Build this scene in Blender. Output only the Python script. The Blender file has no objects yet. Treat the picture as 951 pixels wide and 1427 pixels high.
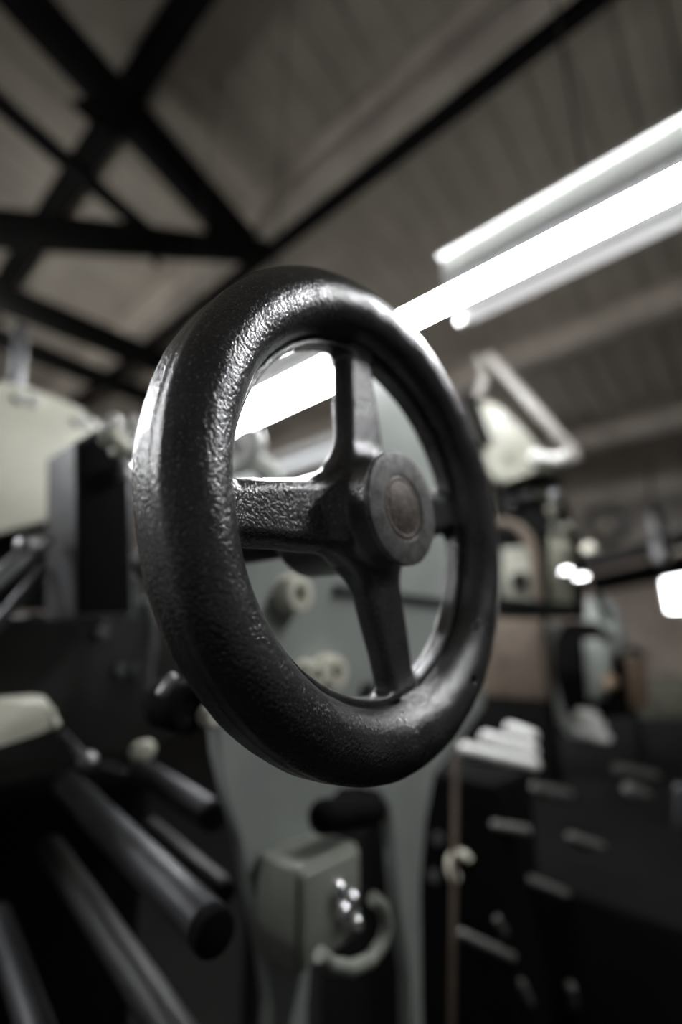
import bpy, bmesh, math, random
import numpy as np
from mathutils import Vector, Matrix

random.seed(4)
sc = bpy.context.scene
COL = sc.collection

# ------------------------------------------------------------------ camera
F = 680.0
PITCH = math.radians(15.248)
AZ = math.radians(48.774)
H = 1.15
fh = Vector((math.sin(AZ), math.cos(AZ), 0))
rt = Vector((math.cos(AZ), -math.sin(AZ), 0))
zz = Vector((0, 0, 1))
fw = fh * math.cos(PITCH) + zz * math.sin(PITCH)
up = zz * math.cos(PITCH) - fh * math.sin(PITCH)
EYE = Vector((0, 0, H))


def ray(px, py):
    return rt * ((px - 475.5) / F) - up * ((py - 713.5) / F) + fw


def atd(px, py, d):
    return EYE + ray(px, py) * d


def atx(px, py, x):
    r = ray(px, py)
    return EYE + r * (x / r.x)


def aty(px, py, y):
    r = ray(px, py)
    return EYE + r * (y / r.y)


def atz(px, py, z):
    r = ray(px, py)
    return EYE + r * ((z - H) / r.z)


cam_d = bpy.data.cameras.new('camera')
cam = bpy.data.objects.new('camera', cam_d)
COL.objects.link(cam)
cam.location = EYE
m = Matrix((rt, up, -fw)).transposed()
cam.rotation_euler = m.to_euler()
cam_d.sensor_fit = 'HORIZONTAL'
cam_d.sensor_width = 24.0
cam_d.lens = F / 951.0 * 24.0
cam_d.clip_start = 0.01
cam_d.dof.use_dof = True
cam_d.dof.focus_distance = 0.204
cam_d.dof.aperture_fstop = 2.15
sc.camera = cam


# --------------------------------------------------------------- materials
def mat(name, base, rough=0.5, metal=0.0, tint=None, tint_scale=6.0, bump=None, rvar=0.0, coat=0.0, spec=0.5):
    """bump = (scale, strength, distance)"""
    mt = bpy.data.materials.new(name)
    mt.use_nodes = True
    nt = mt.node_tree
    N, L = nt.nodes, nt.links
    b = N['Principled BSDF']
    b.inputs['Base Color'].default_value = (*base, 1)
    b.inputs['Roughness'].default_value = rough
    b.inputs['Metallic'].default_value = metal
    b.inputs['Coat Weight'].default_value = coat
    b.inputs['Specular IOR Level'].default_value = spec
    tc = N.new('ShaderNodeTexCoord')
    if tint:
        n = N.new('ShaderNodeTexNoise')
        n.inputs['Scale'].default_value = tint_scale
        n.inputs['Detail'].default_value = 6
        n.inputs['Roughness'].default_value = 0.65
        L.new(tc.outputs['Object'], n.inputs['Vector'])
        cr = N.new('ShaderNodeValToRGB')
        cr.color_ramp.elements[0].position = 0.36
        cr.color_ramp.elements[0].color = (*tint, 1)
        cr.color_ramp.elements[1].position = 0.62
        cr.color_ramp.elements[1].color = (*base, 1)
        L.new(n.outputs['Fac'], cr.inputs['Fac'])
        L.new(cr.outputs['Color'], b.inputs['Base Color'])
        if rvar:
            mr = N.new('ShaderNodeMapRange')
            mr.inputs['To Min'].default_value = rough + rvar
            mr.inputs['To Max'].default_value = max(0.05, rough - rvar)
            L.new(n.outputs['Fac'], mr.inputs['Value'])
            L.new(mr.outputs['Result'], b.inputs['Roughness'])
    if bump:
        n2 = N.new('ShaderNodeTexNoise')
        n2.inputs['Scale'].default_value = bump[0]
        n2.inputs['Detail'].default_value = 4
        L.new(tc.outputs['Object'], n2.inputs['Vector'])
        bp = N.new('ShaderNodeBump')
        bp.inputs['Strength'].default_value = bump[1]
        bp.inputs['Distance'].default_value = bump[2]
        L.new(n2.outputs['Fac'], bp.inputs['Height'])
        L.new(bp.outputs['Normal'], b.inputs['Normal'])
    return mt


def emit(name, col, s):
    mt = bpy.data.materials.new(name)
    mt.use_nodes = True
    b = mt.node_tree.nodes['Principled BSDF']
    b.inputs['Base Color'].default_value = (*col, 1)
    b.inputs['Emission Color'].default_value = (*col, 1)
    b.inputs['Emission Strength'].default_value = s
    return mt


def cast_iron():
    """worn black enamel over pebbly cast iron"""
    mt = bpy.data.materials.new('black_cast_iron')
    mt.use_nodes = True
    nt = mt.node_tree
    N, L = nt.nodes, nt.links
    b = N['Principled BSDF']
    b.inputs['Metallic'].default_value = 0.75
    b.inputs['Specular IOR Level'].default_value = 0.9
    tc = N.new('ShaderNodeTexCoord')

    def noise(scale, detail=3, rough=0.55):
        n = N.new('ShaderNodeTexNoise')
        n.inputs['Scale'].default_value = scale
        n.inputs['Detail'].default_value = detail
        n.inputs['Roughness'].default_value = rough
        L.new(tc.outputs['Object'], n.inputs['Vector'])
        return n

    big = noise(22, 5)
    fine = noise(1050, 2, 0.7)
    speck = noise(900, 2)
    cr = N.new('ShaderNodeValToRGB')
    cr.color_ramp.elements[0].position = 0.35
    cr.color_ramp.elements[0].color = (0.095, 0.092, 0.089, 1)
    cr.color_ramp.elements[1].position = 0.70
    cr.color_ramp.elements[1].color = (0.21, 0.21, 0.215, 1)
    L.new(big.outputs['Fac'], cr.inputs['Fac'])
    cr2 = N.new('ShaderNodeValToRGB')
    cr2.color_ramp.elements[0].position = 0.58
    cr2.color_ramp.elements[0].color = (0, 0, 0, 1)
    cr2.color_ramp.elements[1].position = 0.78
    cr2.color_ramp.elements[1].color = (1, 1, 1, 1)
    L.new(speck.outputs['Fac'], cr2.inputs['Fac'])
    mx = N.new('ShaderNodeMixRGB')
    mx.inputs['Color2'].default_value = (0.60, 0.60, 0.60, 1)
    L.new(cr2.outputs['Color'], mx.inputs['Fac'])
    L.new(cr.outputs['Color'], mx.inputs['Color1'])
    L.new(mx.outputs['Color'], b.inputs['Base Color'])
    mr = N.new('ShaderNodeMapRange')
    mr.inputs['To Min'].default_value = 0.34
    mr.inputs['To Max'].default_value = 0.16
    L.new(big.outputs['Fac'], mr.inputs['Value'])
    L.new(mr.outputs['Result'], b.inputs['Roughness'])
    b1 = N.new('ShaderNodeBump')
    b1.inputs['Strength'].default_value = 0.42
    b1.inputs['Distance'].default_value = 0.0007
    L.new(fine.outputs['Fac'], b1.inputs['Height'])
    mid = N.new('ShaderNodeTexVoronoi')
    mid.feature = 'SMOOTH_F1'
    mid.inputs['Scale'].default_value = 640
    mid.inputs['Randomness'].default_value = 1.0
    L.new(tc.outputs['Object'], mid.inputs['Vector'])
    b2 = N.new('ShaderNodeBump')
    b2.inputs['Strength'].default_value = 0.34
    b2.inputs['Distance'].default_value = -0.0009
    L.new(mid.outputs['Distance'], b2.inputs['Height'])
    L.new(b1.outputs['Normal'], b2.inputs['Normal'])
    L.new(b2.outputs['Normal'], b.inputs['Normal'])
    return mt


M = {}
M['iron'] = cast_iron()
M['hub_steel'] = mat('dark_steel_face', (0.30, 0.29, 0.28), 0.55, 0.35, (0.13, 0.125, 0.12), 160, (600, 0.35, 0.0006), 0.1)
M['rust'] = mat('rusty_shaft_end', (0.27, 0.225, 0.195), 0.5, 0.35, (0.12, 0.098, 0.085), 220, (500, 0.5, 0.0008))
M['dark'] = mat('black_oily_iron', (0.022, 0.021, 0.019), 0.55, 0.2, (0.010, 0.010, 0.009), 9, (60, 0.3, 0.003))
M['black'] = mat('darkened_black_iron', (0.0045, 0.0045, 0.004), 0.85, 0.0, (0.003, 0.003, 0.003), 7, spec=0.1)  # black pushed darker to carry the dimness of the lower area
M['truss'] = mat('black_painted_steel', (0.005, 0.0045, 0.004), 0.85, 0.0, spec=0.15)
M['roller'] = mat('darkened_roller_steel', (0.075, 0.075, 0.08), 0.5, 0.6, (0.04, 0.04, 0.042), 15)  # steel darkened to carry the gloom of the lower left corner
M['lever_grey'] = mat('worn_grey_lever', (0.27, 0.255, 0.235), 0.5, 0.1, (0.17, 0.155, 0.14), 12)
M['box'] = mat('dirty_green_enamel', (0.32, 0.335, 0.285), 0.45, 0.0, (0.22, 0.23, 0.195), 16, (40, 0.15, 0.002), 0.05)
M['green'] = mat('grey_green_enamel', (0.37, 0.395, 0.365), 0.42, 0.0, (0.30, 0.32, 0.295), 8, (40, 0.15, 0.002), 0.05)
M['cream'] = mat('cream_enamel', (0.84, 0.82, 0.69), 0.35, 0.0, (0.74, 0.72, 0.60), 7, None, 0.05, 0.3)
M['cream_grey'] = mat('greyed_cream_enamel', (0.27, 0.265, 0.215), 0.4, 0.0, (0.19, 0.185, 0.15), 18)
M['peg'] = mat('grey_peg_steel', (0.15, 0.148, 0.14), 0.5, 0.4)
M['white'] = mat('white_enamel', (0.80, 0.80, 0.77), 0.35, 0.0, (0.70, 0.70, 0.66), 9)
M['drab'] = mat('drab_olive_enamel', (0.15, 0.145, 0.105), 0.45, 0.0, (0.07, 0.068, 0.05), 14)
M['steel'] = mat('bright_steel', (0.50, 0.50, 0.50), 0.32, 0.9, (0.34, 0.34, 0.34), 20)
M['dull_steel'] = mat('dull_steel', (0.15, 0.15, 0.157), 0.45, 0.75, (0.08, 0.08, 0.08), 15)
M['chrome'] = mat('polished_chrome', (0.9, 0.9, 0.92), 0.10, 1.0)
M['brown'] = mat('brown_rusty_iron', (0.12, 0.09, 0.065), 0.6, 0.2, (0.06, 0.044, 0.033), 12)
M['tan'] = mat('tan_wood', (0.36, 0.25, 0.17), 0.5, 0.0, (0.27, 0.18, 0.12), 14)
M['purlin'] = mat('brown_grey_purlin', (0.50, 0.44, 0.37), 0.6, 0.0, (0.36, 0.31, 0.26), 4)
M['roof'] = mat('stained_roof_sheet', (0.40, 0.35, 0.29), 0.8, 0.0, (0.28, 0.242, 0.20), 1.3)
M['wall'] = mat('dirty_brick_plaster', (0.55, 0.46, 0.40), 0.8, 0.0, (0.38, 0.31, 0.26), 2.5)
M['wall_grey'] = mat('grey_whitewash', (0.38, 0.385, 0.39), 0.85, 0.0, (0.27, 0.272, 0.275), 2.0)
M['floor'] = mat('darkened_concrete', (0.006, 0.0055, 0.005), 0.85, 0.0, (0.003, 0.003, 0.003), 3, spec=0.1)  # concrete darkened to near black, dimness put into its colour
M['baffle'] = mat('black_baffle', (0.012, 0.012, 0.012), 0.7, 0.0, spec=0.1)
M['housing'] = mat('lamp_white_housing', (0.78, 0.79, 0.76), 0.4, 0.0)
M['tube'] = emit('lit_tube', (0.96, 0.98, 1.0), 60.0)
M['far_tube'] = emit('old_weak_tube', (0.35, 0.36, 0.37), 2.0)
M['dim_tube'] = emit('low_glow_tube', (0.10, 0.10, 0.10), 4.2)  # low glow stands in for a reflector wing lit by the main tube
M['window'] = emit('daylight_pane', (0.92, 0.96, 1.0), 9.0)


# ----------------------------------------------------------------- builders
class MB:
    def __init__(self):
        self.bm = bmesh.new()

    def box(self, lo, hi, bev=0.0):
        g = bmesh.ops.create_cube(self.bm, size=1.0)
        vs = g['verts']
        lo, hi = Vector(lo), Vector(hi)
        for v in vs:
            v.co = Vector([lo[i] + (v.co[i] + 0.5) * (hi[i] - lo[i]) for i in range(3)])
        if bev:
            es = list({e for v in vs for e in v.link_edges})
            bmesh.ops.bevel(self.bm, geom=es, offset=bev, segments=3, affect='EDGES', profile=0.5)
        return self

    def bar(self, p0, p1, w, h, bev=0.0):
        """rectangular bar from p0 to p1"""
        p0, p1 = Vector(p0), Vector(p1)
        d = p1 - p0
        L = d.length
        z = d.normalized()
        ref = Vector((0, 0, 1)) if abs(z.z) < 0.9 else Vector((0, 1, 0))
        x = z.cross(ref).normalized()
        y = z.cross(x)
        g = bmesh.ops.create_cube(self.bm, size=1.0)
        vs = g['verts']
        for v in vs:
            v.co = p0 + x * (v.co.x * w) + y * (v.co.y * h) + z * ((v.co.z + 0.5) * L)
        if bev:
            es = list({e for v in vs for e in v.link_edges})
            bmesh.ops.bevel(self.bm, geom=es, offset=bev, segments=2, affect='EDGES', profile=0.5)
        return self

    def lathe(self, p0, axis, prof, seg=40):
        """prof: (r, along) points revolved about axis through p0"""
        p0 = Vector(p0)
        z = Vector(axis).normalized()
        ref = Vector((0, 0, 1)) if abs(z.z) < 0.9 else Vector((0, 1, 0))
        x = z.cross(ref).normalized()
        y = z.cross(x)
        rings = []
        for r, a in prof:
            if r < 1e-6:
                rings.append([self.bm.verts.new(p0 + z * a)])
            else:
                rings.append([self.bm.verts.new(p0 + z * a + (x * math.cos(2 * math.pi * k / seg) + y * math.sin(2 * math.pi * k / seg)) * r) for k in range(seg)])
        for A, B in zip(rings, rings[1:]):
            for k in range(seg):
                k2 = (k + 1) % seg
                if len(A) == 1 and len(B) == 1:
                    continue
                if len(A) == 1:
                    self.bm.faces.new((A[0], B[k], B[k2]))
                elif len(B) == 1:
                    self.bm.faces.new((A[k], A[k2], B[0]))
                else:
                    self.bm.faces.new((A[k], A[k2], B[k2], B[k]))
        return self

    def cyl(self, p0, p1, r, seg=32, bev=0.1, r1=None):
        p0, p1 = Vector(p0), Vector(p1)
        L = (p1 - p0).length
        r1 = r if r1 is None else r1
        b = min(r, r1) * bev
        b = min(b, L * 0.3)
        return self.lathe(p0, p1 - p0, [(0, 0), (r - b, 0), (r - b * 0.3, b * 0.3), (r, b), (r1, L - b), (r1 - b * 0.3, L - b * 0.3), (r1 - b, L), (0, L)], seg)

    def capsule(self, p0, p1, r, seg=24):
        p0, p1 = Vector(p0), Vector(p1)
        L = (p1 - p0).length
        pr = [(r * math.sin(t), -r * math.cos(t)) for t in np.linspace(0, math.pi / 2, 6)]
        pr += [(r * math.cos(t), L + r * math.sin(t)) for t in np.linspace(0, math.pi / 2, 6)]
        pr[0] = (0, -r)
        pr[-1] = (0, L + r)
        return self.lathe(p0, p1 - p0, pr, seg)

    def ball(self, c, r, seg=24):
        return self.capsule(Vector(c) - Vector((0, 0, r * 0.01)), Vector(c) + Vector((0, 0, r * 0.01)), r, seg)

    def ring(self, c, axis, R, r, a0=0.0, a1=2 * math.pi, seg=48, sec=14):
        c = Vector(c)
        z = Vector(axis).normalized()
        ref = Vector((0, 0, 1)) if abs(z.z) < 0.9 else Vector((0, 1, 0))
        x = z.cross(ref).normalized()
        y = x.cross(z)
        full = abs(a1 - a0 - 2 * math.pi) < 1e-6
        n = seg if full else seg + 1
        pts = []
        for k in range(n):
            a = a0 + (a1 - a0) * k / seg
            pts.append(c + (x * math.cos(a) + y * math.sin(a)) * R)
        return self.sweep(pts, r, sec, full)

    def sweep(self, pts, r, sec=14, closed=False, radii=None):
        pts = [Vector(p) for p in pts]
        n = len(pts)
        rings = []
        nrm = None
        for k in range(n):
            if closed:
                t = pts[(k + 1) % n] - pts[k - 1]
            else:
                t = pts[min(k + 1, n - 1)] - pts[max(k - 1, 0)]
            t.normalize()
            if nrm is None:
                ref = Vector((0, 0, 1)) if abs(t.z) < 0.9 else Vector((0, 1, 0))
                nrm = t.cross(ref).normalized()
            else:
                nrm = (nrm - t * nrm.dot(t)).normalized()
            bn = t.cross(nrm)
            rr = radii[k] if radii else r
            rings.append([self.bm.verts.new(pts[k] + (nrm * math.cos(2 * math.pi * j / sec) + bn * math.sin(2 * math.pi * j / sec)) * rr) for j in range(sec)])
        pairs = list(zip(rings, rings[1:]))
        if closed:
            pairs.append((rings[-1], rings[0]))
        for A, B in pairs:
            for j in range(sec):
                j2 = (j + 1) % sec
                self.bm.faces.new((A[j], A[j2], B[j2], B[j]))
        if not closed:
            self.bm.faces.new(rings[0][::-1])
            self.bm.faces.new(rings[-1])
        return self

    def prism(self, pts, ext, bev=0.0, seg=3):
        pts = [Vector(p) for p in pts]
        ext = Vector(ext)
        A = [self.bm.verts.new(p) for p in pts]
        B = [self.bm.verts.new(p + ext) for p in pts]
        fa = self.bm.faces.new(A)
        fb = self.bm.faces.new(B[::-1])
        n = len(pts)
        for k in range(n):
            k2 = (k + 1) % n
            self.bm.faces.new((A[k2], A[k], B[k], B[k2]))
        if bev:
            es = list(fa.edges) + list(fb.edges)
            bmesh.ops.bevel(self.bm, geom=es, offset=bev, segments=seg, affect='EDGES', profile=0.5)
        return self

    def build(self, name, material, parent=None, smooth=True):
        bmesh.ops.recalc_face_normals(self.bm, faces=self.bm.faces)
        if parent is not None:
            self.bm.transform(Matrix.Translation(-parent_loc(parent)))
        me = bpy.data.meshes.new(name)
        self.bm.to_mesh(me)
        self.bm.free()
        me.materials.append(M[material])
        if smooth:
            me.polygons.foreach_set('use_smooth', [True] * len(me.polygons))
            me.set_sharp_from_angle(angle=math.radians(38))
        o = bpy.data.objects.new(name, me)
        COL.objects.link(o)
        if parent is not None:
            o.parent = parent
        return o


def parent_loc(p):
    v = Vector((0, 0, 0))
    while p is not None:
        v += p.location
        p = p.parent
    return v


def tag(o, label, cat, group=None, kind=None):
    o['label'] = label
    o['category'] = cat
    if group:
        o['group'] = group
    if kind:
        o['kind'] = kind
    return o


def thing(name, loc, label, cat, group=None, kind=None):
    o = bpy.data.objects.new(name, None)
    o.empty_display_size = 0.05
    COL.objects.link(o)
    o.location = Vector(loc)
    return tag(o, label, cat, group, kind)


# ============================================================== SETTING
Z0, SL = 4.10, 0.20          # roof plane z = Z0 - SL*x


def roofz(x):
    return Z0 - SL * x


XL, XR, YF, YB = -2.5, 8.5, -2.6, 7.0
mb = MB()
mb.box((XL, YF, -0.1), (XR, YB, 0.0))
tag(mb.build('floor', 'floor', None, False), 'concrete floor coloured near black for the dimness under the machines', 'floor', kind='structure')

# ribbed roof sheet: ribs run down the slope
bm = bmesh.new()
prof = []
y = YF
while y < YB:
    prof += [(y, 0.0), (y + 0.115, 0.0), (y + 0.13, 0.014), (y + 0.165, 0.014)]
    y += 0.18
prof.append((YB, 0.0))
A = [bm.verts.new((XL, a, roofz(XL) + b)) for a, b in prof]
B = [bm.verts.new((XR, a, roofz(XR) + b)) for a, b in prof]
A2 = [bm.verts.new((XL, a, roofz(XL) + 0.10)) for a, b in prof]
B2 = [bm.verts.new((XR, a, roofz(XR) + 0.10)) for a, b in prof]
for k in range(len(prof) - 1):
    bm.faces.new((A[k], A[k + 1], B[k + 1], B[k]))
    bm.faces.new((A2[k + 1], A2[k], B2[k], B2[k + 1]))
x_ = MB()
x_.bm.free()
x_.bm = bm
tag(x_.build('ceiling', 'roof', None, False), 'brown ribbed roof sheeting sloping down over the workshop', 'ceiling', kind='structure')

mb = MB()
mb.box((XL, YB, 0), (XR + 0.2, YB + 0.2, 4.9))
tag(mb.build('wall_back', 'wall', None, False), 'dim brown wall at the far end of the workshop', 'wall', kind='structure')

mb = MB()
mb.box((XL - 0.2, YF, 0), (XL, YB, 4.4))
tag(mb.build('wall_left', 'wall_grey', None, False), 'plastered side wall of the workshop', 'wall', kind='structure')
mb = MB()
mb.box((XL, YF - 0.2, 0), (XR + 0.2, YF, 4.9))
tag(mb.build('wall_front', 'wall_grey', None, False), 'plastered end wall of the workshop', 'wall', kind='structure')

# right wall with a window opening
wa = atx(919, 800, XR)
wb = atx(975, 852, XR)
wy0, wy1 = min(wa.y, wb.y), max(wa.y, wb.y)
wz0, wz1 = min(wa.z, wb.z), max(wa.z, wb.z)
mb = MB()
mb.box((XR, YF, 0), (XR + 0.2, wy0, 2.6))
mb.box((XR, wy1, 0), (XR + 0.2, YB, 2.6))
mb.box((XR, wy0, 0), (XR + 0.2, wy1, wz0))
mb.box((XR, wy0, wz1), (XR + 0.2, wy1, 2.6))
tag(mb.build('wall_right', 'wall', None, False), 'grey brown wall beyond the row of machines', 'wall', kind='structure')
w = thing('window_1', (XR, (wy0 + wy1) / 2, wz0), 'small bright daylight window in the far wall', 'window', kind='structure')
mb = MB()
mb.box((XR + 0.10, wy0, wz0), (XR + 0.11, wy1, wz1))
mb.build('pane', 'window', w, False)
mb = MB()
t = 0.03
for lo, hi in (((wy0, wz0), (wy1, wz0 + t)), ((wy0, wz1 - t), (wy1, wz1)), ((wy0, wz0), (wy0 + t, wz1)), ((wy1 - t, wz0), (wy1, wz1))):
    mb.box((XR + 0.05, lo[0], lo[1]), (XR + 0.095, hi[0], hi[1]))
mb.build('window_frame', 'white', w, False)


# purlins: channel sections along Y under the roof
def purlin(x, depth, width, label, y0=YF, y1=YB, mt='purlin'):
    mb = MB()
    zt = roofz(x + width) - 0.004
    t = 0.012
    mb.box((x, y0, zt - depth), (x + t, y1, zt))
    mb.box((x - 0.0, y0, zt - depth - t), (x + width, y1, zt - depth))
    mb.box((x + width - t, y0, zt - depth - 0.001), (x + width, y1, zt - depth + 0.04))
    mb.box((x - 0.05, y0, zt - t), (x + t, y1, zt))
    tag(mb.build('roof_purlin', mt, None, False), label, 'roof purlin', kind='structure')


purlin(1.47, 0.17, 0.12, 'wide pale brown steel purlin running above the wheel top')
mb = MB()
mb.box((1.655, YF, roofz(1.7) - 0.15), (1.72, YB, roofz(1.72) - 0.006))  # black bar stands in for the purlin's shadow line
tag(mb.build('purlin_shadow_strip', 'truss', None, False), 'black strip standing in for the shadow line along the wide brown purlin', 'shadow strip', kind='structure')
purlin(3.40, 0.15, 0.12, 'brown purlin just beyond the lit lamp')
purlin(4.75, 0.15, 0.12, 'dark brown purlin behind the lever arm')
purlin(5.95, 0.15, 0.12, 'farthest low brown purlin near the far wall')
r_ = ray(140, 205)
t_ = (Z0 - 0.10 - H) / (r_.z + SL * r_.x)
purlin((EYE + r_ * t_).x - 0.03, 0.11, 0.07, 'thin dark purlin crossing behind the black truss', mt='truss')

# roof truss: black rafter, strut and tie at Y about 2
j0 = atz(338, 338, 3.45)
TY = j0.y
tr = thing('roof_truss', (j0.x, TY, j0.z), 'black steel roof truss meeting at a joint above the wheel', 'roof truss', kind='structure')


def onT(px, py, dy=0.0):
    return aty(px, py, TY + dy)


mb = MB()
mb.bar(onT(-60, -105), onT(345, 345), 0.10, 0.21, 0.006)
mb.build('rafter', 'truss', tr)
mb = MB()
mb.bar(onT(-80, 312, 0.02), onT(372, 352, 0.02), 0.09, 0.125, 0.006)
mb.build('tie_bar', 'truss', tr)
mb = MB()
mb.bar(onT(-60, 92, 0.05), onT(205, 322, 0.05), 0.05, 0.075, 0.004)
mb.build('strut', 'truss', tr)
mb = MB()
q = [onT(300, 290, -0.06), onT(352, 338, -0.06), onT(378, 358, -0.06), onT(362, 372, -0.06), onT(318, 362, -0.06), onT(282, 335, -0.06)]
mb.prism(q, (0, 0.012, 0))
mb.build('gusset_plate', 'truss', tr, False)
mb = MB()
q = [onT(150, 130, -0.06), onT(196, 178, -0.06), onT(165, 190, -0.06), onT(128, 170, -0.06), onT(95, 140, -0.06)]
mb.prism(q, (0, 0.012, 0))
mb.build('gusset_plate', 'truss', tr, False)
mb = MB()
mb.cyl(onT(218, 345, -0.05), onT(218, 368, -0.05), 0.02)
mb.build('bolt', 'truss', tr)

# lower dark ties at the far end on the left
mb = MB()
mb.bar(aty(-120, 365, 3.1), aty(330, 548, 3.1), 0.12, 0.15, 0.01)
tag(mb.build('tie_beam', 'truss'), 'black roof tie sloping behind the left side of the wheel', 'roof beam', kind='structure')
mb = MB()
mb.bar(aty(-120, 425, 3.6), aty(330, 602, 3.6), 0.10, 0.13, 0.01)
tag(mb.build('tie_beam', 'truss'), 'thinner dark roof tie above the cream hood', 'roof beam', kind='structure')

# ============================================================== LAMPS
def fixture(x, z, y0, y1, label, tubes=None, group=None, dim=False, tm='tube', shade=False):
    """twin tube batten hanging under a spine; z = tube axis height"""
    ty = (y0 + y1) / 2
    r = thing('hanging_lamp', (x, ty, z), label, 'lamp', group)
    mb = MB()
    # pressed housing: trapezoid section
    sec = [(-0.052, 0.045), (0.052, 0.045), (0.046, 0.115), (0.030, 0.125), (-0.030, 0.125), (-0.046, 0.115)]
    mb.prism([(x + a, y0, z + b) for a, b in sec], (0, y1 - y0, 0), 0.0)
    mb.build('housing', 'housing', r, False)
    mb = MB()
    mb.prism([(x + a, y0 + 0.002, z + b) for a, b in ((-0.054, 0.036), (-0.012, 0.040), (-0.009, -0.014), (-0.001, -0.014), (0.002, 0.040), (0.054, 0.036), (0.054, 0.0445), (-0.054, 0.0445))], (0, y1 - y0 - 0.004, 0))
    mb.build('tube_baffle', 'baffle', r, False)  # black underside and divider added to hold back the tube light
    if shade:  # unseen reflector added to keep this lamp's light off the roof
        mb = MB()
        sec = [(-0.17, 0.07), (-0.06, 0.126), (0.06, 0.126), (0.17, 0.07), (0.17, 0.075), (0.06, 0.132), (-0.06, 0.132), (-0.17, 0.075)]
        mb.prism([(x + a, y0, z + b) for a, b in sec], (0, y1 - y0, 0), 0.0)
        mb.build('reflector', 'housing', r, False)
    if dim:
        mb = MB()
        sec = [(-0.068, 0.104), (-0.060, 0.122), (0.15, 0.122), (0.17, 0.106), (0.15, 0.112), (-0.05, 0.112)]
        mb.prism([(x + a, y0, z + b) for a, b in sec], (0, y1 - y0, 0), 0.0)
        mb.build('reflector', 'housing', r, False)
    tubes = tubes or ((-0.036, y0 + 0.02, y1 - 0.02), (0.036, y0 + 0.02, y1 - 0.02))
    for dx, a, b in tubes:
        mb = MB()
        mb.cyl((x + dx, a, z), (x + dx, b, z), 0.019, 24, 0.2)
        tb = mb.build('tube', 'dim_tube' if dim and dx > 0 else tm, r)
        if dim and dx > 0:
            tb['label'] = 'second tube with a low glow in place of a lit reflector wing'
        for q, s in ((a, -1), (b, 1)):
            mb = MB()
            mb.cyl((x + dx, q + s * 0.001, z), (x + dx, q + s * 0.018, z), 0.0185, 24, 0.1)
            mb.box((x + dx - 0.012, q + s * 0.018 - 0.006, z - 0.02), (x + dx + 0.012, q + s * 0.018 + 0.006, z + 0.036))
            mb.build('lamp_holder', 'housing', tb)
    # two drop rods up to the roof
    for yy in (y0 + 0.3, y1 - 0.3):
        mb = MB()
        mb.cyl((x, yy, z + 0.125), (x, yy, roofz(x) - 0.01), 0.003, 10)
        mb.build('drop_rod', 'dark', r)
    return r


LX, LZ = 0.905, 1.90
fixture(LX, LZ, -0.95, 0.44, 'lit twin fluorescent lamp hanging right above the wheel',
        ((-0.044, -0.52, 0.70), (0.034, -0.80, 0.425)), 'workshop strip lamps', True)
fixture(LX + 0.01, LZ, 0.80, 1.92, 'lit twin fluorescent lamp seen through the top opening of the wheel', None, 'workshop strip lamps')
fixture(-0.78, 1.95, 1.25, 2.45, 'lit twin fluorescent lamp over the aisle beside the cream hood', None, 'workshop strip lamps', shade=True)
fixture(0.05, 2.85, 2.50, 4.70, 'unseen twin lamp added down the aisle to brighten the roof', None, 'workshop strip lamps')  # out-of-view lamp added to light the left side of the roof
fixture(2.54, 2.56, 1.70, 3.60, 'farther strip lamp seen low in the top opening of the wheel', None, 'workshop strip lamps', False, 'far_tube')


fixture(5.5, 2.15, 2.3, 3.8, 'hidden strip lamp added behind the machine stand to light the far wall', None, 'workshop strip lamps')  # hidden lamp added to brighten the far right wall


# ============================================================== HANDWHEEL
S = 0.12
CW = Vector((0.2131, 0.1622, 1.2216))
ANG = [math.radians(a) for a in (12.5, 95.5, 190.0, 286.0)]


def smin(a, b, k):
    h = np.clip(0.5 + 0.5 * (b - a) / k, 0, 1)
    return b + (a - b) * h - k * h * (1 - h)


def smax(a, b, k):
    return -smin(-a, -b, k)


def box2(p, q, lo, hi, rad):
    cx, hx = (lo[0] + hi[0]) / 2, (hi[0] - lo[0]) / 2 - rad
    cy, hy = (lo[1] + hi[1]) / 2, (hi[1] - lo[1]) / 2 - rad
    dx, dy = np.abs(p - cx) - hx, np.abs(q - cy) - hy
    return np.sqrt(np.maximum(dx, 0) ** 2 + np.maximum(dy, 0) ** 2) + np.minimum(np.maximum(dx, dy), 0) - rad


HOLE = (0.60, -0.765)


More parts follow.
